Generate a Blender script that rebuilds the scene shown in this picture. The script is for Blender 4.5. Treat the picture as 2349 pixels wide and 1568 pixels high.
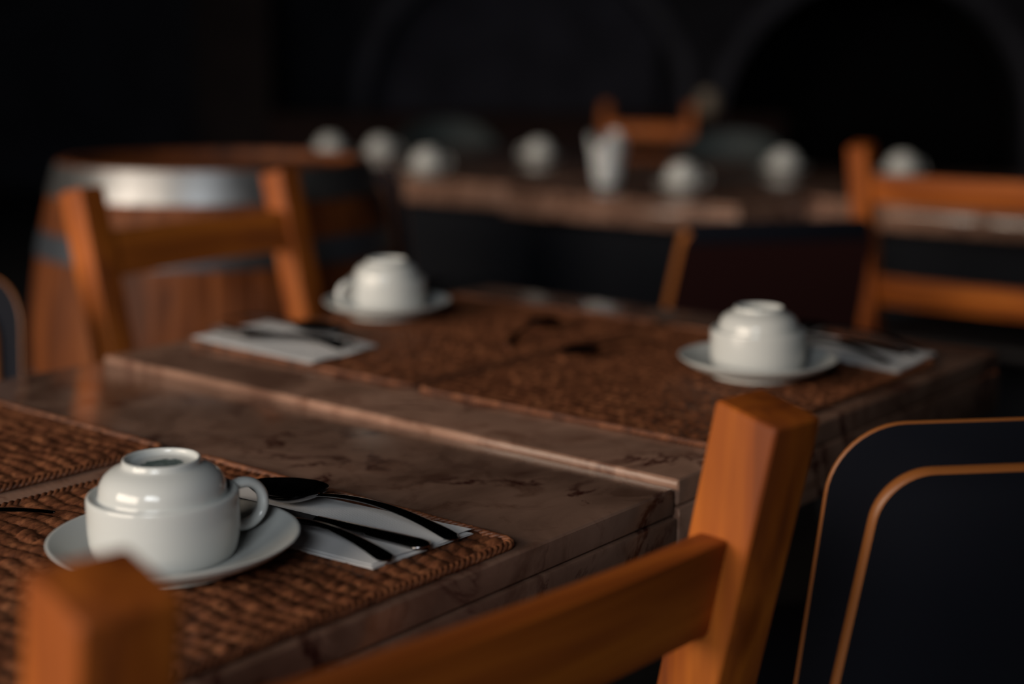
import bpy, math, random
from mathutils import Vector, Matrix
R = math.radians
for o in list(bpy.data.objects): bpy.data.objects.remove(o)
S = bpy.context.scene
COL = S.collection
T = 0.75                     # height of the dining table tops above the floor

# ---------------------------------------------------------------- camera
cd = bpy.data.cameras.new('camera'); cam = bpy.data.objects.new('camera', cd); COL.objects.link(cam)
cam.location = (-0.8925, -0.5674, T+0.3100)
_f = Vector((0.75966, 0.62159, -0.19117)); _r = Vector((0.63373, -0.77355, 0.00308)); _u = _r.cross(_f)
cam.rotation_euler = Matrix(((_r.x,_u.x,-_f.x),(_r.y,_u.y,-_f.y),(_r.z,_u.z,-_f.z))).to_euler()
cd.sensor_width = 36; cd.lens = 50.76; cd.clip_start = 0.02; cd.clip_end = 100
cd.dof.use_dof = True; cd.dof.focus_distance = 1.0; cd.dof.aperture_fstop = 2.3; cd.dof.aperture_blades = 0
S.camera = cam
# ---------------------------------------------------------------- world, lights, exposure
w = bpy.data.worlds.new('world'); S.world = w; w.use_nodes = True
w.node_tree.nodes['Background'].inputs[0].default_value = (0.35, 0.5, 1.0, 1)
w.node_tree.nodes['Background'].inputs[1].default_value = 0.006
def area(name, loc, target, sx, sy, power, color):
    l = bpy.data.lights.new(name, 'AREA'); l.shape = 'RECTANGLE'; l.size = sx; l.size_y = sy
    l.energy = power; l.color = color
    o = bpy.data.objects.new(name, l); COL.objects.link(o); o.location = loc
    d = Vector(target)-Vector(loc); o.rotation_euler = d.to_track_quat('-Z', 'Y').to_euler()
    return o
area('terrace_daylight', (-13.0, 3.2, 4.0), (0.5, 0.9, 0.8), 11.5, 5.6, 2400, (1.0, 0.84, 0.68))
area('window_daylight', (-3.55, -2.05, 2.55), (-.1, .2, 0.8), 3.0, 1.5, 185, (0.93, 0.97, 1.0))
S.view_settings.view_transform = 'Standard'; S.view_settings.look = 'None'
S.view_settings.gamma = 1; S.view_settings.use_curve_mapping = False
S.view_settings.exposure = 0.0

# ---------------------------------------------------------------- object helpers
def link(o, parent=None):
    COL.objects.link(o)
    if parent is not None: o.parent = parent
    return o
def tag(o, label, cat, group=None):
    o['label'] = label; o['category'] = cat
    if group: o['group'] = group
    return o
def thing(name, label, cat, loc=(0,0,0), rz=0, group=None):
    o = bpy.data.objects.new(name, None); o.empty_display_size = 0.05; COL.objects.link(o)
    o.location = loc; o.rotation_euler = (0,0,rz)
    return tag(o, label, cat, group)
def kids(o): return [c for c in bpy.data.objects if c.parent == o]
def dup(src, loc, rz, label, group=None):
    def rec(a, p):
        c = a.copy(); COL.objects.link(c)
        if p is not None: c.parent = p
        for k in kids_map.get(a, []): rec(k, c)
        return c
    kids_map = {}
    for c in bpy.data.objects:
        if c.parent: kids_map.setdefault(c.parent, []).append(c)
    r = rec(src, None); r.location = loc; r.rotation_euler = (0,0,rz); r['label'] = label
    if group: r['group'] = group
    return r

class MB:
    """collects vertices and faces of one mesh"""
    def __init__(s): s.v=[]; s.f=[]; s.m=[]
    def add(s, v, f, mi=0):
        n=len(s.v); s.v += [tuple(p) for p in v]; s.f += [tuple(i+n for i in q) for q in f]
        s.m += [mi]*len(f)
    def box(s, x0,x1,y0,y1,z0,z1, mi=0, M=None):
        v=[(x,y,z) for z in (z0,z1) for x,y in ((x0,y0),(x1,y0),(x1,y1),(x0,y1))]
        if M: v=[M@Vector(p) for p in v]
        s.add(v,[(3,2,1,0),(4,5,6,7),(0,1,5,4),(1,2,6,5),(2,3,7,6),(3,0,4,7)],mi)
    def lathe(s, prof, n=64, mi=0, c=(0,0), close=False):
        v=[];f=[]
        for r,z in prof:
            for k in range(n):
                a=2*math.pi*k/n; v.append((c[0]+r*math.cos(a),c[1]+r*math.sin(a),z))
        m=len(prof)
        for i in range(m if close else m-1):
            j=(i+1)%m
            for k in range(n):
                k2=(k+1)%n; f.append((i*n+k,i*n+k2,j*n+k2,j*n+k))
        s.add(v,f,mi)
    def disc(s, r, z, n=64, up=True, mi=0, c=(0,0)):
        v=[(c[0]+r*math.cos(2*math.pi*k/n),c[1]+r*math.sin(2*math.pi*k/n),z) for k in range(n)]
        f=[tuple(range(n))] if up else [tuple(reversed(range(n)))]
        s.add(v,f,mi)
    def sweep(s, pts, secs, mi=0, cap=True, closed=False, side=None):
        """pts: centreline; secs: list of (half_w, half_h) superelliptic sections; side: fixed sideways direction"""
        n=12; P=[Vector(p) for p in pts]; v=[]; f=[]
        up0 = None
        for i,p in enumerate(P):
            a=P[(i-1)%len(P)] if (i>0 or closed) else p
            b=P[(i+1)%len(P)] if (i<len(P)-1 or closed) else p
            t=(b-a).normalized()
            if side is not None: sd=Vector(side); sd=(sd-t*sd.dot(t)).normalized(); up=sd.cross(t)
            else:
                if up0 is None: up0=Vector((0,0,1)) if abs(t.z)<.9 else Vector((0,1,0))
                sd=t.cross(up0).normalized(); up=sd.cross(t); up0=up
            hw,hh=secs[i] if isinstance(secs,list) else secs
            for k in range(n):
                q=2*math.pi*k/n; v.append(p+sd*hw*math.cos(q)+up*hh*math.sin(q))
        m=len(P)
        for i in range(m if closed else m-1):
            j=(i+1)%m
            for k in range(n):
                k2=(k+1)%n; f.append((i*n+k,i*n+k2,j*n+k2,j*n+k))
        if cap and not closed:
            f.append(tuple(reversed(range(n)))); f.append(tuple((m-1)*n+k for k in range(n)))
        s.add(v,f,mi)
    def build(s, name, mats, parent=None, bevel=0, smooth=35, seg=2, fix=True):
        me=bpy.data.meshes.new(name); me.from_pydata(s.v,[],s.f)
        if not isinstance(mats,(list,tuple)): mats=[mats]
        for m in mats: me.materials.append(m)
        me.polygons.foreach_set('material_index', s.m)
        me.update()
        if fix:
            import bmesh
            b=bmesh.new(); b.from_mesh(me); bmesh.ops.recalc_face_normals(b, faces=b.faces)
            if bevel:
                es=[e for e in b.edges if len(e.link_faces)==2 and e.calc_face_angle(0)>R(30)]
                bmesh.ops.bevel(b, geom=es, offset=bevel, segments=seg, profile=.6, affect='EDGES', clamp_overlap=True)
            b.to_mesh(me); b.free()
        me.shade_smooth(); me.set_sharp_from_angle(angle=R(smooth))
        return link(bpy.data.objects.new(name, me), parent)
def struct(o): o['kind']='structure'; return o

# ---------------------------------------------------------------- materials
def mat(name, base=(.5,.5,.5), rough=.5, metal=0, spec=.5, coat=0):
    m=bpy.data.materials.new(name); m.use_nodes=True; nt=m.node_tree; b=nt.nodes['Principled BSDF']
    b.inputs['Base Color'].default_value=(*base,1); b.inputs['Roughness'].default_value=rough
    b.inputs['Metallic'].default_value=metal; b.inputs['Specular IOR Level'].default_value=spec
    b.inputs['Coat Weight'].default_value=coat; b.inputs['Coat Roughness'].default_value=.08
    return m, nt, b
def coords(nt, scale=(1,1,1), kind='Object', rot=(0,0,0)):
    tc=nt.nodes.new('ShaderNodeTexCoord'); mp=nt.nodes.new('ShaderNodeMapping')
    mp.inputs['Scale'].default_value=scale; mp.inputs['Rotation'].default_value=rot
    nt.links.new(tc.outputs[kind], mp.inputs['Vector']); return mp.outputs[0]
def noise(nt, vec, scale, detail=4, rough=.55, dist=0):
    n=nt.nodes.new('ShaderNodeTexNoise'); n.inputs['Scale'].default_value=scale
    n.inputs['Detail'].default_value=detail; n.inputs['Roughness'].default_value=rough
    n.inputs['Distortion'].default_value=dist; nt.links.new(vec,n.inputs['Vector']); return n.outputs['Fac']
def ramp(nt, fac, stops):
    r=nt.nodes.new('ShaderNodeValToRGB'); e=r.color_ramp.elements
    while len(e)<len(stops): e.new(.5)
    for k,(p,c) in enumerate(stops): e[k].position=p; e[k].color=(*c,1)
    nt.links.new(fac,r.inputs[0]); return r.outputs[0]
def mixc(nt, fac, a, b, mode='MIX'):
    m=nt.nodes.new('ShaderNodeMix'); m.data_type='RGBA'; m.blend_type=mode
    if isinstance(fac,(int,float)): m.inputs[0].default_value=fac
    else: nt.links.new(fac,m.inputs[0])
    for k,x in ((6,a),(7,b)):
        if isinstance(x,tuple): m.inputs[k].default_value=(*x,1)
        else: nt.links.new(x,m.inputs[k])
    return m.outputs[2]
def bump(nt, b, h, strength=.3, dist=.001):
    n=nt.nodes.new('ShaderNodeBump'); n.inputs['Strength'].default_value=strength
    n.inputs['Distance'].default_value=dist; nt.links.new(h,n.inputs['Height']); nt.links.new(n.outputs[0],b.inputs['Normal'])

def wood(name, axis, dark=(.17,.043,.015), mid=(.39,.100,.016), light=(.60,.175,.022), rough=.5):
    m,nt,b=mat(name, rough=rough, spec=.22)
    st=[38,38,38]; st[axis]=2.2
    v=coords(nt, tuple(st)); n1=noise(nt,v,1.0,6,.6,.6)
    v2=coords(nt, tuple(7 if k!=axis else 1.2 for k in range(3))); n2=noise(nt,v2,1.0,3,.5,1.5)
    c1=ramp(nt,n1,[(.3,dark),(.5,mid),(.72,light)])
    c2=ramp(nt,n2,[(.35,(.55,.5,.45)),(.6,(1,1,1))])
    # knots
    vo=nt.nodes.new('ShaderNodeTexVoronoi'); vo.inputs['Scale'].default_value=1.0
    nt.links.new(coords(nt, tuple(9 if k!=axis else 4 for k in range(3))), vo.inputs['Vector'])
    kn=ramp(nt,vo.outputs['Distance'],[(.08,(.35,.25,.2)),(.16,(1,1,1))])
    c=mixc(nt,1.0,c1,c2,'MULTIPLY'); c=mixc(nt,1.0,c,kn,'MULTIPLY')
    nt.links.new(c,b.inputs['Base Color']); bump(nt,b,n1,.25,.0008)
    return m
WOODX=wood('chair_wood_x',0); WOODY=wood('chair_wood_y',1); WOODZ=wood('chair_wood_z',2)
STAVE=wood('barrel_wood',2,(.055,.014,.003),(.12,.032,.006),(.19,.055,.010),.65)

def marble():
    m,nt,b=mat('polished_brown_marble', rough=.16, spec=.5)
    v=coords(nt,(1,1,1),'Object')
    base=ramp(nt,noise(nt,v,5,6,.6,1.2),[(.25,(.10,.050,.035)),(.45,(.19,.108,.076)),(.6,(.28,.162,.116)),(.78,(.38,.23,.17))])
    v2=coords(nt,(1,1,1),'Object',(0,0,.6))
    vein=ramp(nt,noise(nt,v2,7,7,.62,.9),[(.47,(0,0,0)),(.495,(1,1,1)),(.505,(1,1,1)),(.53,(0,0,0))])
    patch=ramp(nt,noise(nt,v,9,3,.5,.5),[(.48,(0,0,0)),(.62,(1,1,1))])
    vm=mixc(nt,1.0,vein,patch,'MULTIPLY')
    c=mixc(nt,vm,base,(.05,.014,.010))
    fine=ramp(nt,noise(nt,v,18,7,.65,1.0),[(.36,(.50,.40,.36)),(.5,(1.0,1.0,1.0))])
    c=mixc(nt,.7,c,fine,'MULTIPLY')
    nt.links.new(c,b.inputs['Base Color'])
    rr=ramp(nt,noise(nt,v,14,4),[(.3,(.09,)*3),(.7,(.16,)*3)]); nt.links.new(rr,b.inputs['Roughness'])
    return m
MARBLE=marble()

def porcelain():
    m,nt,b=mat('white_glazed_porcelain',(.49,.505,.495),.12,0,.5)
    return m
PORC=porcelain()
STAMP=mat('faded_green_stamp',(.02,.05,.045),.4)[0]
def steel():
    m,nt,b=mat('dark_steel',(.16,.155,.16),.14,1.0)
    rr=ramp(nt,noise(nt,coords(nt,(1,1,1)),60,4),[(.3,(.10,)*3),(.7,(.2,)*3)]); nt.links.new(rr,b.inputs['Roughness'])
    return m
STEEL=steel()
def paper():
    m,nt,b=mat('white_paper_napkin',(.62,.62,.63),.85,0,.2)
    v=coords(nt,(1,1,1))
    vo=nt.nodes.new('ShaderNodeTexVoronoi'); vo.inputs['Scale'].default_value=620; vo.inputs['Randomness'].default_value=.05
    nt.links.new(v,vo.inputs['Vector']); bump(nt,b,vo.outputs['Distance'],.5,.0007)
    return m
PAPER=paper()
def rattan():
    m,nt,b=mat('woven_brown_rattan', rough=.5, spec=.35)
    v=coords(nt,(1,1,1))
    c1=ramp(nt,noise(nt,v,70,4,.6),[(.3,(.055,.018,.008)),(.5,(.14,.048,.02)),(.72,(.27,.105,.045))])
    c2=ramp(nt,noise(nt,coords(nt,(300,900,300)),1,3),[(.35,(.55,.5,.5)),(.65,(1.1,1.1,1.1))])
    c=mixc(nt,.8,c1,c2,'MULTIPLY'); nt.links.new(c,b.inputs['Base Color'])
    bump(nt,b,noise(nt,coords(nt,(500,1400,400)),1,3),.5,.0006)
    return m
RATTAN=rattan()
BLACK=mat('black_lacquer',(.004,.005,.009),.75,0,.10)[0]
BLACKM=mat('black_metal',(.010,.011,.014),.4,0,.4)[0]
BLACKP=mat('black_board',(.005,.006,.009),.8,0,.12)[0]
SEATSHADE=mat('shade_black_seat',(.008,.007,.008),.55,0,.2)[0]  # wooden chair seats: shade put into the colour as near-black
REDB=mat('dark_maroon_veneer',(.016,.005,.005),.5,0,.2)[0]
EDGE=mat('amber_plywood_edge',(.23,.078,.018),.45)[0]
def galv():
    m,nt,b=mat('galvanised_hoop',(.20,.205,.21),.34,.9)
    v=coords(nt,(1,1,1)); n=noise(nt,v,40,5,.7)
    rr=ramp(nt,n,[(.3,(.28,)*3),(.7,(.48,)*3)]); nt.links.new(rr,b.inputs['Roughness']); bump(nt,b,n,.15,.001)
    return m
GALV=galv()
HOOP=mat('dark_iron_hoop',(.055,.065,.08),.5,.6)[0]
GLASS,_nt,_b=mat('clear_glass',(.95,.98,.98),.02); _b.inputs['Transmission Weight'].default_value=1; _b.inputs['IOR'].default_value=1.15
TEAL=mat('dark_teal_upholstery',(.016,.026,.029),.7)[0]
BROWN=mat('dark_brown_wood',(.016,.007,.006),.8,0,.15)[0]
BEIGE=mat('beige_ceramic',(.30,.24,.18),.4)[0]
def plaster(name,c,var=.3):
    m,nt,b=mat(name,rough=.9,spec=.2)
    n=noise(nt,coords(nt,(1,1,1)),2.5,5); col=ramp(nt,n,[(.3,tuple(x*(1-var) for x in c)),(.7,tuple(x*(1+var) for x in c))])
    nt.links.new(col,b.inputs['Base Color']); return m
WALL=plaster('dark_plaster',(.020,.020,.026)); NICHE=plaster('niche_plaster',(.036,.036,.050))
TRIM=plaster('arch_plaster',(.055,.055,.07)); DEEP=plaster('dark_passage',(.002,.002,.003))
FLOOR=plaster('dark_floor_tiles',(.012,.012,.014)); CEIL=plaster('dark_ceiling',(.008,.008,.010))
WFRAME=mat('dark_window_frame',(.02,.02,.022),.5)[0]

# ---------------------------------------------------------------- room
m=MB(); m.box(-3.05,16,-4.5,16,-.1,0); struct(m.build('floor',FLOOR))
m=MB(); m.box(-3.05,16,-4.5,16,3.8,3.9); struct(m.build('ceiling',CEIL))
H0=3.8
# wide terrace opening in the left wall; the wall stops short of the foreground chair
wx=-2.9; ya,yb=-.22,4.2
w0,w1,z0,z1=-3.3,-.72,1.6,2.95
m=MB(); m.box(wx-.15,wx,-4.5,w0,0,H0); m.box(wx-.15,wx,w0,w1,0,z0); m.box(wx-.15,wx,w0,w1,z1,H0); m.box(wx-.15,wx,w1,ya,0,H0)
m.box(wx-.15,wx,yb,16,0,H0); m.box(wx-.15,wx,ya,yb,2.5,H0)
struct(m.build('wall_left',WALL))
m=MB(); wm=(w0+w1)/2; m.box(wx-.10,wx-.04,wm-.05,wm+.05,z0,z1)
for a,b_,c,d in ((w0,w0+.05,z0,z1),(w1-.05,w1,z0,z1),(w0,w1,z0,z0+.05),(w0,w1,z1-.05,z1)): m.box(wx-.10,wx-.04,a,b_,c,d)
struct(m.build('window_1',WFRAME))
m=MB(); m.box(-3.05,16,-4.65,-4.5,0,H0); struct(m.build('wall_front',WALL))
m=MB(); m.box(-1.26,-1.18,-2.6,-.74,0,2.1); struct(m.build('added_light_blocker',WALL))  # unseen slab added behind the camera to block part of the window light

# far arcade wall, square to the line of sight
AZ=R(50.7); wd=12.0
ax=Vector((math.cos(AZ),-math.sin(AZ),0)); ay=Vector((math.sin(AZ),math.cos(AZ),0))
wc=Vector((cam.location.x,cam.location.y,0))+ay*wd
WM=Matrix(((ax.x,ay.x,0,wc.x),(ax.y,ay.y,0,wc.y),(0,0,1,0),(0,0,0,1)))
k=wd/3312*1.0
def lx(px): return (px-1174.5)*k
def arch_outline(cx, r, zs, n=28):
    return [(cx-r,0)]+[(cx-r*math.cos(math.pi*i/n), zs+r*math.sin(math.pi*i/n)) for i in range(n+1)]+[(cx+r,0)]
arches=[(lx(1200),355*k, T+.31-(262-139)*k*.98),(lx(1992),345*k, T+.31-(300-139)*k*.98)]
m=MB(); 
# wall as columns of quads around the two openings
def wall_with_arches(m, arches, xa, xb, top, yf):
    cur=xa
    for cx,r,zs in arches:
        m.box(cur,cx-r,yf,yf+.3,0,top)
        pts=arch_outline(cx,r,zs)[1:-1]
        for (x0,z0_),(x1,z1_) in zip(pts[:-1],pts[1:]):
            v=[(x0,yf,z0_),(x1,yf,z1_),(x1,yf,top),(x0,yf,top),(x0,yf+.3,z0_),(x1,yf+.3,z1_),(x1,yf+.3,top),(x0,yf+.3,top)]
            m.add(v,[(0,1,2,3),(7,6,5,4),(0,4,5,1),(3,2,6,7)])
        cur=cx+r
    m.box(cur,xb,yf,yf+.3,0,top)
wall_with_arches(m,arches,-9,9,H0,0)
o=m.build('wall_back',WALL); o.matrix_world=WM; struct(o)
for i,(cx,r,zs) in enumerate(arches):
    m=MB(); a=arch_outline(cx,r+.0,zs); b_=arch_outline(cx,r+.13,zs)
    for j in range(len(a)-1):
        v=[(a[j][0],-.04,a[j][1]),(a[j+1][0],-.04,a[j+1][1]),(b_[j+1][0],-.04,b_[j+1][1]),(b_[j][0],-.04,b_[j][1])]
        v+=[(p[0],.0,p[2]) for p in v]
        m.add(v,[(0,1,2,3),(0,4,5,1),(3,2,6,7)])
    o=m.build('trim_%d'%(i+1),TRIM,smooth=20); o.matrix_world=WM; struct(o)
m=MB(); cx,r,zs=arches[0]; m.box(cx-r-.1,cx+r+.1,.31,.35,0,3.1); o=m.build('wall_niche',NICHE); o.matrix_world=WM; struct(o)
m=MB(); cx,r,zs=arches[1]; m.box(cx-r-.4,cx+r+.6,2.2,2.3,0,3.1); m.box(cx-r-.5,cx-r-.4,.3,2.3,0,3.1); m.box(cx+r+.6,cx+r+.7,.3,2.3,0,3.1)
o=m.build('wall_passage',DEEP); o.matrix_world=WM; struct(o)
m=MB(); m.box(lx(555),lx(700),-1.6,-1.2,0,3.2); o=m.build('trim_3',plaster('brown_pillar',(.020,.014,.014))); o.matrix_world=WM; struct(o)

# ---------------------------------------------------------------- marble tables
def table(x0,x1,y0,y1,top,label,group='marble topped tables',panel=False):
    cx,cy=(x0+x1)/2,(y0+y1)/2; hx,hy=(x1-x0)/2,(y1-y0)/2
    t=thing('dining_table',label,'table',(cx,cy,0),0,group)
    m=MB(); m.box(-hx,hx,-hy,hy,top-.0215,top); m.build('tabletop',MARBLE,t,bevel=.0038,seg=3)
    m=MB(); z1=top-.0222; m.box(-hx-.0006,hx+.0006,-hy-.0022,hy+.0022,z1-.046,z1)
    m.build('apron',MARBLE,t,bevel=.003)
    if panel:
        m=MB(); m.box(-hx+.10,-hx+.14,-hy+.001,hy-.001,0,top-.0685); m.build('front_panel',BLACKP,t,bevel=.003)
        m=MB(); m.box(hx-.14,hx-.10,-hy+.001,hy-.001,0,top-.0685); m.build('rear_panel',BLACKP,t,bevel=.003)
        return t
    m=MB(); m.lathe([(.0,top-.075),(.17,top-.075),(.17,top-.085),(.045,top-.10),(.034,top-.13),(.034,.09),(.05,.06),(.05,.045),(0,.045)],32)
    m.build('column',BLACKM,t)
    for q in range(4):
        a=math.pi/4+q*math.pi/2; c,s=math.cos(a),math.sin(a)
        m=MB(); m.sweep([(c*.04,s*.04,.075),(c*.15,s*.15,.06),(c*.25,s*.25,.03),(c*.28,s*.28,.012)],[(.028,.02),(.024,.016),(.022,.012),(.022,.012)])
        m.build('foot',BLACKM,t)
    return t
LT,WT=.6433,.7275
table(-LT-.004,-.004,0,WT,T-.006,'brown marble table in the foreground, set with the largest cup','marble tables pushed together')
table(0,LT,.0,WT,T,'brown marble table in the middle of the picture carrying two upturned cups','marble tables pushed together')
FX=2.12; FT=T-.03
for i,(a,b_,dx,dz,lab) in enumerate((
    (2.66,3.38,.03,.01,'distant marble table farthest to the left, behind the barrel'),
    (1.935,2.655,.03,.01,'distant marble table between the barrel and the glass of napkins'),
    (1.20,1.93,0,0,'distant marble table carrying the glass of white napkins'),
    (.60,1.19,.33,0,'distant marble table behind the right wooden chair'))):
    table(FX+dx,FX+dx*.2+1.35,a,b_,FT+dz,lab,'marble tables in the far row',True)

# ---------------------------------------------------------------- woven placemats
def placemat(w,h):
    """origin at the mat's centre on the table"""
    t=thing('placemat','','placemat')
    st=.00155; nx=int((w-.012)/st); ny=int((h-.012)/st)
    X=w/2-.006; Y=h/2-.006; px,py=.0135,.0105
    rnd=random.Random(4); jit={}
    m=MB(); v=[]; f=[]
    for j in range(ny+1):
        y=-Y+2*Y*j/ny
        for i in range(nx+1):
            x=-X+2*X*i/nx
            xs=x+.0022*math.sin(y*90+x*21); ys=y+.0022*math.sin(x*70+y*15)+.0012*math.sin(x*190)
            ci=math.floor(xs/px); cj=math.floor(ys/py); u=xs/px-ci-.5; q=ys/py-cj-.5
            if (ci,cj) not in jit: jit[(ci,cj)]=(rnd.uniform(-.0009,.0009),rnd.uniform(-1,1))
            dj,sk=jit[(ci,cj)]
            if (ci+cj)%2==0:      # strand running in x on top
                e=max(0,1-(2*q)**2*.95)**.5; l=max(0,math.cos(u*math.pi*.92)); tw=.25*math.sin((u*2.2+q*3+sk)*math.pi)
            else:
                e=max(0,1-(2*u)**2*.95)**.5; l=max(0,math.cos(q*math.pi*.92)); tw=.25*math.sin((q*2.2+u*3+sk)*math.pi)
            z=.0012+.0036*e*(.35+.65*l)+dj*e+.0004*tw*e
            v.append((x,y,z))
    for j in range(ny):
        for i in range(nx):
            a=j*(nx+1)+i; f.append((a,a+1,a+nx+2,a+nx+1))
    m.add(v,f); m.add([(-X,-Y,.0006),(X,-Y,.0006),(X,Y,.0006),(-X,Y,.0006)],[(3,2,1,0)])
    m.build('woven_field',RATTAN,t,smooth=60,fix=False)
    # plaited border: two strands twisting round each other
    rc=.012; W2,H2=w/2-.0045,h/2-.0045; path=[]
    def arc(cx,cy,a0):
        for q in range(9):
            a=a0+q/8*math.pi/2; path.append((cx+rc*math.cos(a),cy+rc*math.sin(a)))
    def seg(p,q2):
        n=int(math.dist(p,q2)/.0022)
        for q in range(1,n): path.append((p[0]+(q2[0]-p[0])*q/n,p[1]+(q2[1]-p[1])*q/n))
    arc(W2-rc,H2-rc,0); seg(path[-1],(-W2+rc,H2)); arc(-W2+rc,H2-rc,math.pi/2); seg(path[-1],(-W2,-H2+rc))
    arc(-W2+rc,-H2+rc,math.pi); seg(path[-1],(W2-rc,-H2)); arc(W2-rc,-H2+rc,1.5*math.pi); seg(path[-1],(W2,H2-rc))
    L=0; m=MB(); n=len(path); dist=[0]
    for q in range(1,n): dist.append(dist[-1]+math.dist(path[q],path[q-1]))
    tot=dist[-1]+math.dist(path[-1],path[0]); turns=round(tot/.016)
    for ph in (0,2*math.pi/3,4*math.pi/3):
        pts=[]
        for q in range(n):
            p=path[q]; nx_=path[(q+1)%n]; pv=path[q-1]; tx,ty=nx_[0]-pv[0],nx_[1]-pv[1]; ll=math.hypot(tx,ty); tx/=ll; ty/=ll
            a=2*math.pi*turns*dist[q]/tot+ph
            pts.append((p[0]+ty*.0024*math.cos(a),p[1]-tx*.0024*math.cos(a),.0030+.0016*math.sin(a)))
        m.sweep(pts,(.0017,.0015),closed=True)
    m.build('braided_edge',RATTAN,t,smooth=80,fix=False)
    return t
MW,MH=.445,.338
pm=placemat(MW,MH)
Z1,Z2=T-.006,T+0.0
mats_=[((-.179-MW/2,.004+MH/2,Z1),R(0),'brown woven placemat under the large foreground cup'),
       ((-.181-MW/2,.379+MH/2-.004,Z1),R(0),'brown woven placemat at the left edge of the picture, behind the large cup'),
       ((.085+MW/2,.018+MH/2,Z2),R(.3),'brown woven placemat under the right-hand cup'),
       ((.090+MW/2,.366+MH/2,Z2),R(-.4),'brown woven placemat under the cup near the back of the table')]
pm.location=mats_[0][0]; pm['label']=mats_[0][2]; pm['group']='woven placemats'
for l,r_,s_ in mats_[1:]: dup(pm,l,r_,s_)
MT=.0048     # height of the mat's weave

# ---------------------------------------------------------------- cups and saucers
def saucer_proto():
    t=thing('saucer','','saucer')
    prof=[(0,.0062),(.030,.0062),(.0315,.0072),(.034,.0070),(.046,.0082),(.058,.0115),(.068,.0158),(.0752,.0199),(.0768,.0205),(.0778,.0200),(.0774,.0188),
          (.070,.0130),(.058,.0072),(.048,.0042),(.0445,.0030),(.0440,.0004),(.0428,0),(.0412,.0004),(.0405,.0028),(.030,.0034),(0,.0034)]
    m=MB(); m.lathe(prof,96); m.build('dish',PORC,t,smooth=60)
    return t
def cup_proto():
    """cup standing upside down; origin at its rim plane"""
    t=thing('coffee_cup','','cup')
    prof=[(.0424,0),(.0433,.0006),(.0446,.0035),(.0457,.0080),(.0465,.0135),(.0468,.020),(.0468,.036),(.0466,.0384),(.0461,.0396),(.0453,.0401),(.0443,.0398),(.0432,.0388),(.0418,.0382),(.0400,.0383),
          (.0394,.0392),(.0392,.0410),(.0389,.0440),(.0378,.0480),(.0353,.0518),(.0317,.0548),(.0277,.0568),(.0252,.0578),(.0243,.0586),(.0242,.0604),(.0239,.0615),(.0231,.0621),(.0223,.0618),
          (.0217,.0606),(.0213,.0590),(.0200,.0580),(.012,.0577),(0,.0577),
          (0,.0545),(.018,.0542),(.028,.0522),(.034,.0480),(.0362,.042),(.0370,.037),(.0415,.033),(.0438,.024),(.0440,.012),(.0425,.005),(.0416,.0010)]
    m=MB(); m.lathe(prof,96,close=True); m.build('body',PORC,t,smooth=70)
    # looped handle on +x
    pts=[(.0445,0,.0352),(.0510,0,.0374),(.0575,0,.0368),(.0632,0,.0330),(.0664,0,.0268),(.0664,0,.0200),(.0636,0,.0142),(.0582,0,.0102),(.0520,0,.0090),(.0450,0,.0104)]
    P=[]
    for i in range(len(pts)-1):      # smooth with Catmull-Rom
        p0=Vector(pts[max(i-1,0)]);p1=Vector(pts[i]);p2=Vector(pts[i+1]);p3=Vector(pts[min(i+2,len(pts)-1)])
        for q in range(5):
            s=q/5; P.append(.5*((2*p1)+(p2-p0)*s+(2*p0-5*p1+4*p2-p3)*s*s+(3*p1-p0-3*p2+p3)*s**3))
    P.append(Vector(pts[-1])); n=len(P)
    secs=[(.0062-.0014*math.sin(math.pi*i/(n-1)),.0034) for i in range(n)]
    m=MB(); m.sweep(P,secs,side=(0,1,0)); m.build('handle',PORC,t,smooth=60)
    # printed maker's stamp inside the foot ring: a squarish wreath of illegible strokes
    m=MB(); rnd=random.Random(2)
    for rowi,(yy,hw) in enumerate(((.0085,.007),(.0052,.0115),(.0018,.0125),(-.0016,.013),(-.005,.0115),(-.0082,.007))):
        x=-hw
        while x<hw:
            l=rnd.uniform(.0008,.0022); h=rnd.uniform(.0009,.0013)
            m.box(x,min(x+l,hw),yy-h,yy+h,.0578,.0580); x+=l+rnd.uniform(.0003,.0007)
    m.build('base_stamp',STAMP,t,fix=False)
    return t
su=saucer_proto(); cu=cup_proto()
CUPZ=.0074
table_cups=[((-.357,.143,Z1+MT),R(-46),'the large sharp foreground cup','foreground',su,cu),
            ((.343,.130,Z2+MT),R(52),'right-hand','right',None,None),
            ((.353,.648,Z2+MT),R(214),'back','back',None,None)]
sl=['white saucer under the large foreground cup','white saucer under the right-hand cup on the middle table','white saucer under the cup beside the back wooden chair']
cl=['large white upturned coffee cup in the foreground, handle to the right','white upturned coffee cup on the right of the middle table, handle hidden','white upturned coffee cup at the back of the middle table, handle to the left']
spots=[(-.357,.143,Z1+MT,R(-17)),(.343,.130,Z2+MT,R(48)),(.353,.648,Z2+MT,R(166))]
for i,(x,y,z,a) in enumerate(spots):
    if i==0:
        su.location=(x,y,z); su['label']=sl[0]; su['group']='saucers on the two near tables'
        cu.location=(x-.0040,y+.0049,z+CUPZ); cu.rotation_euler=(0,0,a); cu['label']=cl[0]; cu['group']='upturned cups on the two near tables'
    else:
        dup(su,(x,y,z),0,sl[i]); dup(cu,(x,y,z+CUPZ),a,cl[i])

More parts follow.
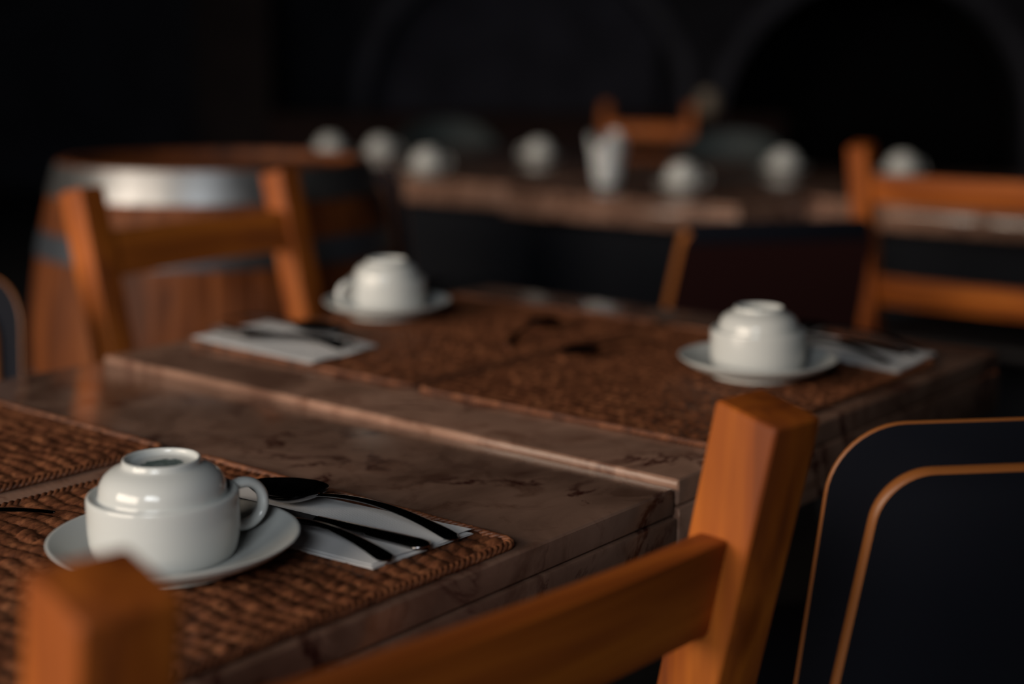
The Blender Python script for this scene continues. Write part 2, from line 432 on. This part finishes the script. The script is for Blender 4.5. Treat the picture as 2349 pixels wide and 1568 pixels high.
# far-row cups, each on its saucer
farc=[(2.33,2.40,.01,R(-50),'distant white upturned cup left of the glass of napkins, nearer the table edge'),
      (2.95,2.46,.01,R(120),'distant white upturned cup between the barrel and the glass of napkins, set farther back'),
      (2.45,1.57,0,R(-50),'distant white upturned cup just right of the glass of napkins'),
      (3.15,1.645,0,R(80),'dim distant white cup left of the right wooden chair'),
      (3.24,1.295,0,R(-40),'distant white upturned cup above the rail of the right wooden chair'),
      (2.68,3.19,.01,R(0),'distant small white cup at the right shoulder of the barrel'),
      (2.72,2.98,.01,R(-50),'distant white cup just right of the barrel top, beside another cup')]
fars=['distant white saucer left of the glass of napkins, nearer the table edge',
      'distant saucer under the farther cup left of the glass of napkins',
      'distant white saucer just right of the glass of napkins',
      'dim distant saucer left of the right wooden chair',
      'distant white saucer above the rail of the right wooden chair',
      'distant saucer under the small cup at the right shoulder of the barrel',
      'distant white saucer just right of the barrel top']
for x,y,dz,a,lab in farc:
    dup(su,(x,y,FT+dz),0,fars[farc.index((x,y,dz,a,lab))],'saucers on the far tables')
    dup(cu,(x,y,FT+dz+CUPZ),a,lab,'upturned cups on the far tables')

# ---------------------------------------------------------------- cutlery (local +x runs from tip to handle end, resting on z=0)
def handle(t, x0, x1, zneck, wn=.0030, we=.0078, th=.0011, end_z=.0028, arch=.006):
    n=26; pts=[];secs=[]
    for i in range(n+1):
        s=i/n; x=x0+(x1-x0)*s
        z=(1-s)**2*zneck + 2*s*(1-s)*(zneck+arch) + s*s*end_z
        w_=wn*(1-s)**1+ (we)*(s**1.7) if s<.93 else we*math.sqrt(max(0,1-((s-.93)/.072)**2))*.99
        w_=max(w_,.0012)
        pts.append((x,0,z)); secs.append((w_,th+.0006*(1-abs(2*s-1))))
    m=MB(); m.sweep(pts,secs,side=(0,1,0)); m.build('handle',STEEL,t,smooth=60)
def spoon_proto(L=.186, bl=.067, bw=.0228, depth=.0095):
    t=thing('spoon','','spoon')
    m=MB(); nr,na=9,40; layers=[]
    for lay in (0,1):
        v=[]
        for i in range(nr+1):
            r=i/nr
            for k_ in range(na):
                a=2*math.pi*k_/na; ex=math.cos(a); ey=math.sin(a)
                # egg: widest nearer the handle
                x=bl/2+ex*r*bl/2; y=ey*r*bw*(1+.16*ex)*1.0
                z=.0015+depth*(r**2.2)+.0022*(ex*r+1)*.5
                if lay: z-=.0011*(1 if r<.98 else .4)
                v.append((x,y,z))
        f=[]
        for i in range(nr):
            for k_ in range(na):
                k2=(k_+1)%na; q=(i*na+k_,(i+1)*na+k_,(i+1)*na+k2,i*na+k2); f.append(q if lay==0 else tuple(reversed(q)))
        m.add(v,f); layers.append(len(m.v)-na)
    o0,o1=layers[0],layers[1]
    m.f+= [(o0+k_,o0+(k_+1)%na,o1+(k_+1)%na,o1+k_) for k_ in range(na)]; m.m+=[0]*na
    m.build('bowl',STEEL,t,smooth=60)
    handle(t,bl-.003,L,.0112,.0032,.0080,.0011,.0026,.010)
    return t
def fork_proto(L=.180):
    t=thing('fork','','fork')
    m=MB()
    m.sweep([(.050,0,.0062),(.056,0,.0052),(.064,0,.0055),(.072,0,.0070),(.078,0,.0080)],[(.0112,.0009),(.0116,.001),(.0100,.0011),(.0055,.0013),(.0034,.0014)],side=(0,1,0))
    m.build('head',STEEL,t,smooth=60)
    for k_ in range(4):
        y=(-1.5+k_)*.0066; m=MB()
        m.sweep([(.002,y*.92,.0110),(.015,y*.98,.0082),(.030,y,.0066),(.052,y*.95,.0058)],[(.0007,.0006),(.0016,.0008),(.0018,.0009),(.0020,.0009)],side=(0,1,0))
        m.build('tine',STEEL,t,smooth=60)
    handle(t,.076,L,.0080,.0032,.0078,.0011,.0026,.010)
    return t
def knife_proto(L=.200):
    t=thing('knife','','knife')
    m=MB(); n=20; v=[]; 
    for i in range(n+1):
        s=i/n; x=.105*s
        hi=.0088 if s>.16 else .0088*math.sqrt(max(.0,1-((.16-s)/.16)**2))
        lo=-.0062 if s>.05 else -.0062*s/.05
        if s>.93: hi*=(1-(s-.93)/.07*.45); lo*=(1-(s-.93)/.07*.3)
        v+=[(x,lo,.0021),(x,hi,.0024),(x,hi,.0016),(x,lo,.0006)]
    f=[]
    for i in range(n):
        for k_ in range(4):
            a=i*4+k_; b2=i*4+(k_+1)%4; f.append((a,b2,b2+4,a+4))
    f+= [(0,3,2,1),(n*4,n*4+1,n*4+2,n*4+3)]
    m.add(v,f); m.build('blade',STEEL,t,smooth=30)
    m=MB(); pts=[];secs=[]
    for i in range(21):
        s=i/20; pts.append((.103+(L-.103)*s,0,.0034+.0004*math.sin(s*3))); wd_=.0048+.0034*s if s<.93 else .0082*math.sqrt(max(.02,1-((s-.93)/.07)**2))
        secs.append((wd_,.0026+.0007*s if s<.95 else .0022))
    m.sweep(pts,secs,side=(0,1,0)); m.build('handle',STEEL,t,smooth=60)
    return t
def place(o, tip, end, z, label, group=None, new=True, scale=1, flip=False):
    a=math.atan2(end[1]-tip[1],end[0]-tip[0])
    if new: o=dup(o,(0,0,0),0,label,group)
    o.location=(tip[0],tip[1],z); o.rotation_euler=(0,0,a); o['label']=label; o['group']=group
    if scale!=1: o.scale=(scale,)*3
    return o
spoon=spoon_proto(); fork=fork_proto(); knife=knife_proto()
NP=.0016
za=Z1+MT+NP; zb=Z2+MT+NP
place(spoon,(-.231,.216),(-.218,.030),za,'dark steel tablespoon on the white napkin right of the large foreground cup','cutlery on the near napkins',False)
place(knife,(-.258,.232),(-.241,.024),za,'dark steel knife between the tablespoon and the fork on the foreground napkin','cutlery on the near napkins',False)
place(fork,(-.270,.216),(-.275,.034),za,'dark steel fork nearest the saucer on the foreground napkin, its head hidden by the cup','cutlery on the near napkins',False)
place(spoon,(.548,.235),(.532,.052),zb,'dark spoon behind the right-hand cup, outermost on its napkin','cutlery on the right-hand napkin')
place(knife,(.556,.240),(.520,.042),zb+.0,'dark knife with a glinting end on the napkin right of the right-hand cup','cutlery on the right-hand napkin')
place(fork,(.505,.225),(.468,.046),zb,'dark fork nearest the table edge on the napkin right of the right-hand cup','cutlery on the right-hand napkin')
bpy.data.objects['spoon.001'].location.x+=.018
place(fork,(.125,.700),(.158,.512),zb,'dark fork on the napkin left of the back cup, nearest the table joint','cutlery on the back napkin')
place(knife,(.150,.715),(.166,.530),zb+.004,'dark knife lying across the napkin at the back left of the middle table','cutlery on the back napkin')
place(spoon,(.205,.575),(.190,.735),zb,'dark spoon on the napkin at the back left, its bowl toward the cup','cutlery on the back napkin')
place(spoon,(.438,.462),(.258,.397),Z2+MT,'dark teaspoon lying alone on the back placemat, bowl to the right','teaspoons lying alone on the placemats',scale=.8)
place(spoon,(.284,.331),(.392,.292),Z2+MT,'dark teaspoon lying alone on the right placemat, bowl to the left','teaspoons lying alone on the placemats',scale=.72)
place(spoon,(-.50,.333),(-.347,.288),Z1+MT,'dark teaspoon handle reaching in at the left edge, beside the large cup','teaspoons lying alone on the placemats',scale=.85)

# ---------------------------------------------------------------- paper napkins
def napkin(corners, z, label, seed, group='folded paper napkins'):
    """corners: four (x,y) in order; a napkin folded into three layers"""
    rnd=random.Random(seed); c=[Vector((p[0],p[1],0)) for p in corners]; ctr=sum(c,Vector())/4
    m=MB(); n1,n2=22,12
    for lay in range(3):
        off=Vector((rnd.uniform(-.0025,.0025),rnd.uniform(-.0025,.0025),0))*lay
        base=lay*.00055; ph=rnd.uniform(0,6)
        for side in (0,1):
            v=[]
            for i in range(n1+1):
                for j in range(n2+1):
                    s,q=i/n1,j/n2; p=(c[0]*(1-s)+c[1]*s)*(1-q)+(c[3]*(1-s)+c[2]*s)*q-ctr+off*(1 if lay else 0)
                    edge=max(abs(2*s-1),abs(2*q-1))
                    zz=base+.0006*(1+math.sin(s*9+ph)*math.cos(q*4+ph))*edge**3*(lay*.7)+(.00035 if side else 0)
                    v.append((p.x,p.y,zz))
            f=[]
            for i in range(n1):
                for j in range(n2):
                    a=i*(n2+1)+j; q_=(a,a+1,a+n2+2,a+n2+1); f.append(q_ if side==0 else tuple(reversed(q_)))
            m.add(v,f)
            if side:
                N=(n1+1)*(n2+1); b0=len(m.v)-2*N
                ring=[j for j in range(n2+1)]+[i*(n2+1)+n2 for i in range(1,n1+1)]+[n1*(n2+1)+j for j in range(n2-1,-1,-1)]+[i*(n2+1) for i in range(n1-1,0,-1)]
                for a,b2 in zip(ring,ring[1:]+ring[:1]): m.f.append((b0+a,b0+b2,b0+N+b2,b0+N+a)); m.m.append(0)
    o=m.build('paper_napkin',PAPER,None,smooth=50); o.location=(ctr.x,ctr.y,z); tag(o,label,'napkin',group); return o
napkin([(-.193,.038),(-.285,.041),(-.303,.236),(-.211,.233)],Z1+MT,'white folded paper napkin under the cutlery, right of the large foreground cup',1)
napkin([(.556,.036),(.444,.027),(.474,.205),(.572,.210)],Z2+MT,'white folded paper napkin right of the right-hand cup',5)
napkin([(.198,.520),(.092,.508),(.108,.715),(.224,.728)],Z2+MT,'white folded paper napkin on the middle table, left of the back cup',9)

# glass stuffed with napkins on the far table
g=thing('drinking_glass','tapered clear glass filled with white napkins on the distant table','glass',(2.335,1.74,FT))
m=MB(); m.lathe([(0,0),(.033,0),(.0345,.002),(.056,.150),(.0565,.153),(.0553,.153),(.0335,.006),(0,.006)],48); m.build('tumbler',GLASS,g,smooth=50)
m=MB(); rnd=random.Random(3); n=36; rows=[]
for r0,z in ((.002,.008),(.0325,.008),(.0505,.128),(.049,.132),(.036,.105),(.0,.095)):
    for k_ in range(n):
        a=2*math.pi*k_/n; pl=1+.025*math.sin(9*a); dz=(.018*math.sin(3*a+1)+.006*math.sin(7*a)) if z>.110 else 0
        m.v.append((r0*pl*math.cos(a),r0*pl*math.sin(a),z+dz))
for i in range(5):
    for k_ in range(n):
        k2=(k_+1)%n; m.f.append((i*n+k_,i*n+k2,(i+1)*n+k2,(i+1)*n+k_)); m.m.append(0)
o=m.build('paper_napkins',PAPER,None); o.location=(2.335,1.74,FT); tag(o,'bunch of white paper napkins standing in the distant glass','napkin')

# ---------------------------------------------------------------- wooden chairs (sitter faces local +y)
def rot_x(a,p0): return Matrix.Translation(p0)@Matrix.Rotation(a,4,'X')@Matrix.Translation(-p0)
def wooden_chair(tops, h, faces, label, lean=R(12), sec=.044, second=True, drop=.066, group='wooden slat back chairs'):
    a=Vector(tops[0]); b2=Vector(tops[1]); sp=(a-b2).length
    # local x runs from the sitter's left... tops[0] is at -x, tops[1] at +x
    d=(b2-a)/sp; rz=math.atan2(d.y,d.x); mid=(a+b2)/2; fw=Vector((-d.y,d.x))
    zk=.44; back=(h-zk)*math.tan(lean); base=mid+fw*back
    t=thing('wooden_chair',label,'chair',(base.x,base.y,0),rz,group)
    s=sec/2
    for sx in (-1,1):
        x=sx*sp/2; m=MB(); v=[]
        prof=[(0,-.035),(zk,0),(h,-back)]
        for z,y in prof: v+=[(x-s,y-s,z),(x+s,y-s,z),(x+s,y+s,z),(x-s,y+s,z)]
        v[-4:]=[(p[0],p[1],p[2]+ (-.010 if p[1]<-back else .0)) for p in v[-4:]]
        f=[(3,2,1,0),(8,9,10,11)]
        for i in range(2):
            for k_ in range(4): f.append((i*4+k_,i*4+(k_+1)%4,i*4+4+(k_+1)%4,i*4+4+k_))
        m.add(v,f); m.build('back_post',WOODZ,t,bevel=.004,seg=3)
    def rail(ztop,hh,bow=.010,th=.022):
        m=MB(); n=10; L=sp/2-s+.004; v=[]
        for i in range(n+1):
            q=-1+2*i/n; x=q*L; bw=-bow*(1-q*q)
            for z in (ztop-hh,ztop):
                yc=-(z-zk)*math.tan(lean)+bw+.003
                v+=[(x,yc-th/2,z),(x,yc+th/2,z)]
        f=[(0,1,3,2),(n*4,n*4+2,n*4+3,n*4+1)]
        for i in range(n):
            o_=i*4; f+=[(o_,o_+4,o_+5,o_+1),(o_+2,o_+3,o_+7,o_+6),(o_,o_+2,o_+6,o_+4),(o_+1,o_+5,o_+7,o_+3)]
        m.add(v,f); m.build('back_rail',WOODX,t,bevel=.003)
    rail(h-drop,.062)
    if second: rail(h-.066-.225,.062)
    W2=sp/2+s+.005
    m=MB(); m.box(-W2,W2,.024,.42,.445,.468); m.box(-sp/2+s+.002,sp/2-s-.002,-.02,.024,.445,.468); m.build('seat',SEATSHADE,t,bevel=.008,seg=3)
    for sx in (-1,1):
        m=MB(); x=sx*sp/2; m.box(x-s,x+s,.36,.36+sec,0,.445); m.build('front_leg',WOODZ,t,bevel=.004)
        m=MB(); m.box(x-.011,x+.011,s,.36,.385,.4445); m.build('side_apron',WOODY,t,bevel=.002)
        m=MB(); m.box(x-.010,x+.010,s-.005,.361,.18,.215); m.build('stretcher',WOODY,t,bevel=.002)
    m=MB(); m.box(-sp/2+s,sp/2-s,.37,.392,.385,.4445); m.build('front_apron',WOODX,t,bevel=.002)
    return t
wooden_chair(((-.587,-.118),(-.175,-.171)),T+.120,1,'blurred wooden chair in the foreground, its curved back rail crossing the bottom of the picture',drop=.082)
wooden_chair(((.689,1.216),(.286,1.172)),T+.138,-1,'orange wooden chair behind the middle table, in front of the barrel')
wooden_chair(((1.985,.825),(1.985,.415)),T+.14,1,'wooden chair at the right edge with two horizontal back rails, against the distant table')
wooden_chair(((4.64,2.93),(4.54,3.32)),T+.125,1,'small distant wooden chair behind the glass of napkins',drop=.092,second=False)

# ---------------------------------------------------------------- black plywood chairs (sitter faces local +y)
def outline(wt, wb, zt, zb, r, n=12):
    """rounded top corners, open bottom: list of (x,z) from bottom left up and over to bottom right"""
    pts=[(-wb/2,zb)]
    th=math.atan2((wb-wt)/2, zt-zb)     # side slope
    def left():
        c=(-wt/2+r, zt-r); out=[]
        for i in range(n+1):
            a=math.pi-th+( -(math.pi/2-th))*i/n; out.append((c[0]+r*math.cos(a),c[1]+r*math.sin(a)))
        return out
    L=left(); 
    for i in range(1,6): 
        q=i/6; pts.append((-wb/2+(L[0][0]+wb/2)*q, zb+(L[0][1]-zb)*q))
    pts+=L; pts+= [(-x,z) for x,z in reversed(pts)]
    return pts
def slab_shape(m, pts, y0, y1, edge=0.0, inset=0.0, dip=None):
    """plate in the xz plane between y0 and y1; faces material 0, rim material 1; a rounded rim of the given inset"""
    n=len(pts); cx=0; cz=sum(p[1] for p in pts)/n
    def ins(d):
        out=[]
        for i,(x,z) in enumerate(pts):
            a=pts[i-1] if i else pts[i]; b_=pts[(i+1)] if i<n-1 else pts[i]
            tx,tz=b_[0]-a[0],b_[1]-a[1]; l=math.hypot(tx,tz) or 1
            out.append((x+tz/l*d, z-tx/l*d))
        return out
    rings=[]
    ym=(y0+y1)/2
    if inset>0:
        for yy,d in ((y0,inset),(y0+(y1-y0)*.12,inset*.4),(ym,0),(y1-(y1-y0)*.12,inset*.4),(y1,inset)): rings.append([(x,yy,z) for x,z in ins(d)])
    else: rings=[[(x,y0,z) for x,z in pts],[(x,y1,z) for x,z in pts]]
    v=[p for r_ in rings for p in r_]; k_=len(rings)
    m.add(v,[tuple(range(n))],0); m.f.append(tuple(len(m.v)-n+i for i in reversed(range(n)))); m.m.append(0)
    b0=len(m.v)-k_*n
    for i in range(k_-1):
        for j in range(n):
            j2=(j+1)%n; m.f.append((b0+i*n+j,b0+(i+1)*n+j,b0+(i+1)*n+j2,b0+i*n+j2)); m.m.append(1)
def black_chair(loc, rz, ztop, label, panelmat=BLACK, wt=.365, lean=R(6), group='black plywood chairs', panels=True, th=.0024):
    t=thing('plywood_chair',label,'chair',(loc[0],loc[1],0),rz,group)
    zs=.45; pv=Vector((0,0,ztop)); M=Matrix.Translation(pv)@Matrix.Rotation(lean,4,'X')@Matrix.Translation(-pv)
    def leaned(m): m.v=[tuple(M@Vector(p)) for p in m.v]
    wb=wt+(ztop-zs)*2*.058
    m=MB(); slab_shape(m,outline(wt,wb,ztop,zs-.01,.062 if panels else .035),-th,th,inset=.0016); leaned(m)
    m.build('back_shell',[panelmat if not panels else BLACK,EDGE],t,smooth=40,fix=True)
    if not panels:
        m=MB(); m.box(-wt/2+.012,wt/2-.012,-th-.0015,th+.0015,ztop-.030,ztop+.002); leaned(m); m.build('top_cap',BLACK,t,bevel=.004)
    for sd in ((-1,1) if panels else ()):
        m=MB(); y0,y1=(-.0165,-.0034) if sd<0 else (.0034,.0165)
        slab_shape(m,outline(wt-.068,wb-.052,ztop-.035,zs+.035,.050),y0,y1,inset=.0044); leaned(m)
        m.build('back_panel',[panelmat,EDGE],t,smooth=50,fix=True)
    yb=(M@Vector((0,0,zs))).y
    m=MB(); m.box(-wb/2+.01,wb/2-.01,yb+.012,yb+.42,zs-.006,zs+.006); m.build('seat',[BLACK],t,bevel=.005)
    for sx in (-1,1):
        for name,y,dy in (('rear_leg',yb+.05,-.05),('front_leg',yb+.36,.03)):
            m=MB(); m.sweep([(sx*(wb/2-.05),y,zs-.006),(sx*(wb/2+.01),y+dy,0)],[(.014,.014),(.010,.010)]); m.build(name,BLACKM,t)
    return t
# right foreground
d=Vector((.735,-.678)); p0=Vector((.148,-.106)); hw=.365/2
cxy=p0+d*(hw-.055)
black_chair((cxy.x-.0,cxy.y),math.atan2(d.y,d.x),T+.034,'black plywood chair with amber edges at the lower right corner')
# behind the right-hand cup
d=Vector((.80,-.60)).normalized(); p0=Vector((1.245,.775)); c=p0+d*(hw-.02)
black_chair((c.x,c.y),math.atan2(d.y,d.x),T+.028,'dark plywood chair behind the right-hand cup, in front of the distant table',REDB,lean=R(20),panels=False,th=.013)
# left edge
d=Vector((-.10,.995)); c=Vector((.066,.962))+d*(hw+.012)
black_chair((c.x,c.y),math.atan2(d.y,d.x),T+.050,'dark plywood chair cut off by the left edge of the picture')
# beside the barrel
black_chair((1.60,2.05),R(-60),T+.055,'dark plywood chair half hidden behind the right side of the barrel',lean=R(4))

# ---------------------------------------------------------------- barrel
BX,BY=.885,1.615; BH=T+.127
t=thing('wine_barrel','big old oak barrel with metal hoops behind the orange wooden chair','barrel',(BX,BY,0),0)
zc=BH/2; rb,rh=.358,.288
def br(z): q=(z-zc)/(BH/2); return rb-(rb-rh)*abs(q)**2.1
ns=30
m=MB(); nz=26; v=[];f=[]
per=6
for i in range(nz+1):
    z=BH*i/nz
    for k_ in range(ns*per):
        a=2*math.pi*k_/(ns*per); g_=.0022 if k_%per==0 else 0
        v.append(((br(z)-g_)*math.cos(a),(br(z)-g_)*math.sin(a),z))
N=ns*per
for i in range(nz):
    for k_ in range(N): k2=(k_+1)%N; f.append((i*N+k_,i*N+k2,(i+1)*N+k2,(i+1)*N+k_))
# inner lip at the top
for rr,zz in ((rh-.022,BH),(rh-.026,BH-.022)):
    for k_ in range(N): a=2*math.pi*k_/N; v.append((rr*math.cos(a),rr*math.sin(a),zz))
for i in (nz,nz+1):
    for k_ in range(N): k2=(k_+1)%N; f.append((i*N+k_,i*N+k2,(i+1)*N+k2,(i+1)*N+k_))
m.add(v,f); m.build('staves',STAVE,t,smooth=12)
m=MB(); m.disc(rh-.024,BH-.018,90); m.build('head',STAVE,t)
for z0,z1,mt in ((BH-.060,BH-.004,GALV),(T-.042,T+.004,HOOP),(T-.315,T-.255,HOOP),(.30,.36,HOOP),(.10,.145,HOOP),(.004,.06,GALV)):
    m=MB(); m.lathe([(br(z0)+.0005,z0),(br(z0)+.003,z0),(br((z0+z1)/2)+.0032,(z0+z1)/2),(br(z1)+.003,z1),(br(z1)+.0005,z1)],128)
    o=m.build('hoop',mt,t,smooth=60)
    if mt is GALV: o['label']='broad shiny galvanised hoop'

# ---------------------------------------------------------------- dim things at the back
def tub_chair(x,y,rz,label,wd_=.56,h=.80):
    t=thing('tub_chair',label,'chair',(x,y,0),rz,'dark teal tub chairs')
    m=MB(); n=28; v=[];f=[]
    for i in range(n+1):
        a=math.pi*(1+i/n); s=math.sin(math.pi*i/n)
        top=h-.22*(1-s)**1.3
        for r_,z in ((.27,.30),(.28,top-.02),(.265,top),(.235,top),(.225,top-.02),(.22,.40)):
            v.append((r_*math.cos(a),r_*math.sin(a)+.05,z))
    for i in range(n):
        for k_ in range(5): f.append((i*6+k_,i*6+k_+1,(i+1)*6+k_+1,(i+1)*6+k_))
        f.append((i*6+5,i*6,(i+1)*6,(i+1)*6+5))
    f.append(tuple(range(6))); f.append(tuple(n*6+k_ for k_ in reversed(range(6))))
    m.add(v,f); m.build('backrest',TEAL,t,smooth=50)
    m=MB(); m.lathe([(0,.32),(.21,.32),(.217,.34),(.217,.42),(.20,.445),(0,.45)],40,c=(0,.06)); m.build('seat',TEAL,t,smooth=50)
    for sx in (-1,1):
        for y_ in (-.12,.2):
            m=MB(); m.sweep([(sx*.15,y_,.32),(sx*.18,y_*1.2,0)],[(.016,.016),(.011,.011)]); m.build('leg',BROWN,t)
    return t
tub_chair(3.92,3.72,R(140),'dim teal tub chair beyond the distant tables, left of the glass of napkins')
tub_chair(3.84,2.26,R(115),'dim teal tub chair beyond the distant tables, right of the small wooden chair')
# sideboard against the arcade with a small beige pot
t=thing('sideboard','long dark brown sideboard in front of the far arches','cabinet',tuple(WM@Vector((lx(1210)*.7,-3.2,0))),-AZ)
L2=1.55
m=MB(); m.box(-L2,L2,0,.45,.08,.71); m.build('body',BROWN,t,bevel=.006)
m=MB(); m.box(-L2-.02,L2+.02,-.02,.47,.71,.74); m.build('worktop',BROWN,t,bevel=.005)
for q in range(4):
    x0=-L2+.03+q*(2*L2-.03)/4; m=MB(); m.box(x0,x0+(2*L2-.03)/4-.03,-.018,0,.12,.68); dd=m.build('door',BROWN,t,bevel=.004)
    m=MB(); m.sweep([(x0+.06,-.03,.45),(x0+.06,-.03,.55)],(.006,.006)); m.build('handle',BLACKM,dd)
for sx in (-1,1):
    for y_ in (.05,.40):
        m=MB(); m.box(sx*(L2-.08)-.03,sx*(L2-.08)+.03,y_-.03,y_+.03,0,.08); m.build('foot',BROWN,t)
m=MB(); m.lathe([(0,0),(.045,0),(.066,.04),(.068,.09),(.05,.125),(.052,.14),(.044,.14),(.042,.12),(0,.11)],40)
o=m.build('ceramic_pot',BEIGE); pw=WM@Vector((lx(1618)*.745,-3.0,.74)); o.location=pw
tag(o,'small beige pot on the far sideboard, right of the small distant wooden chair','pot')
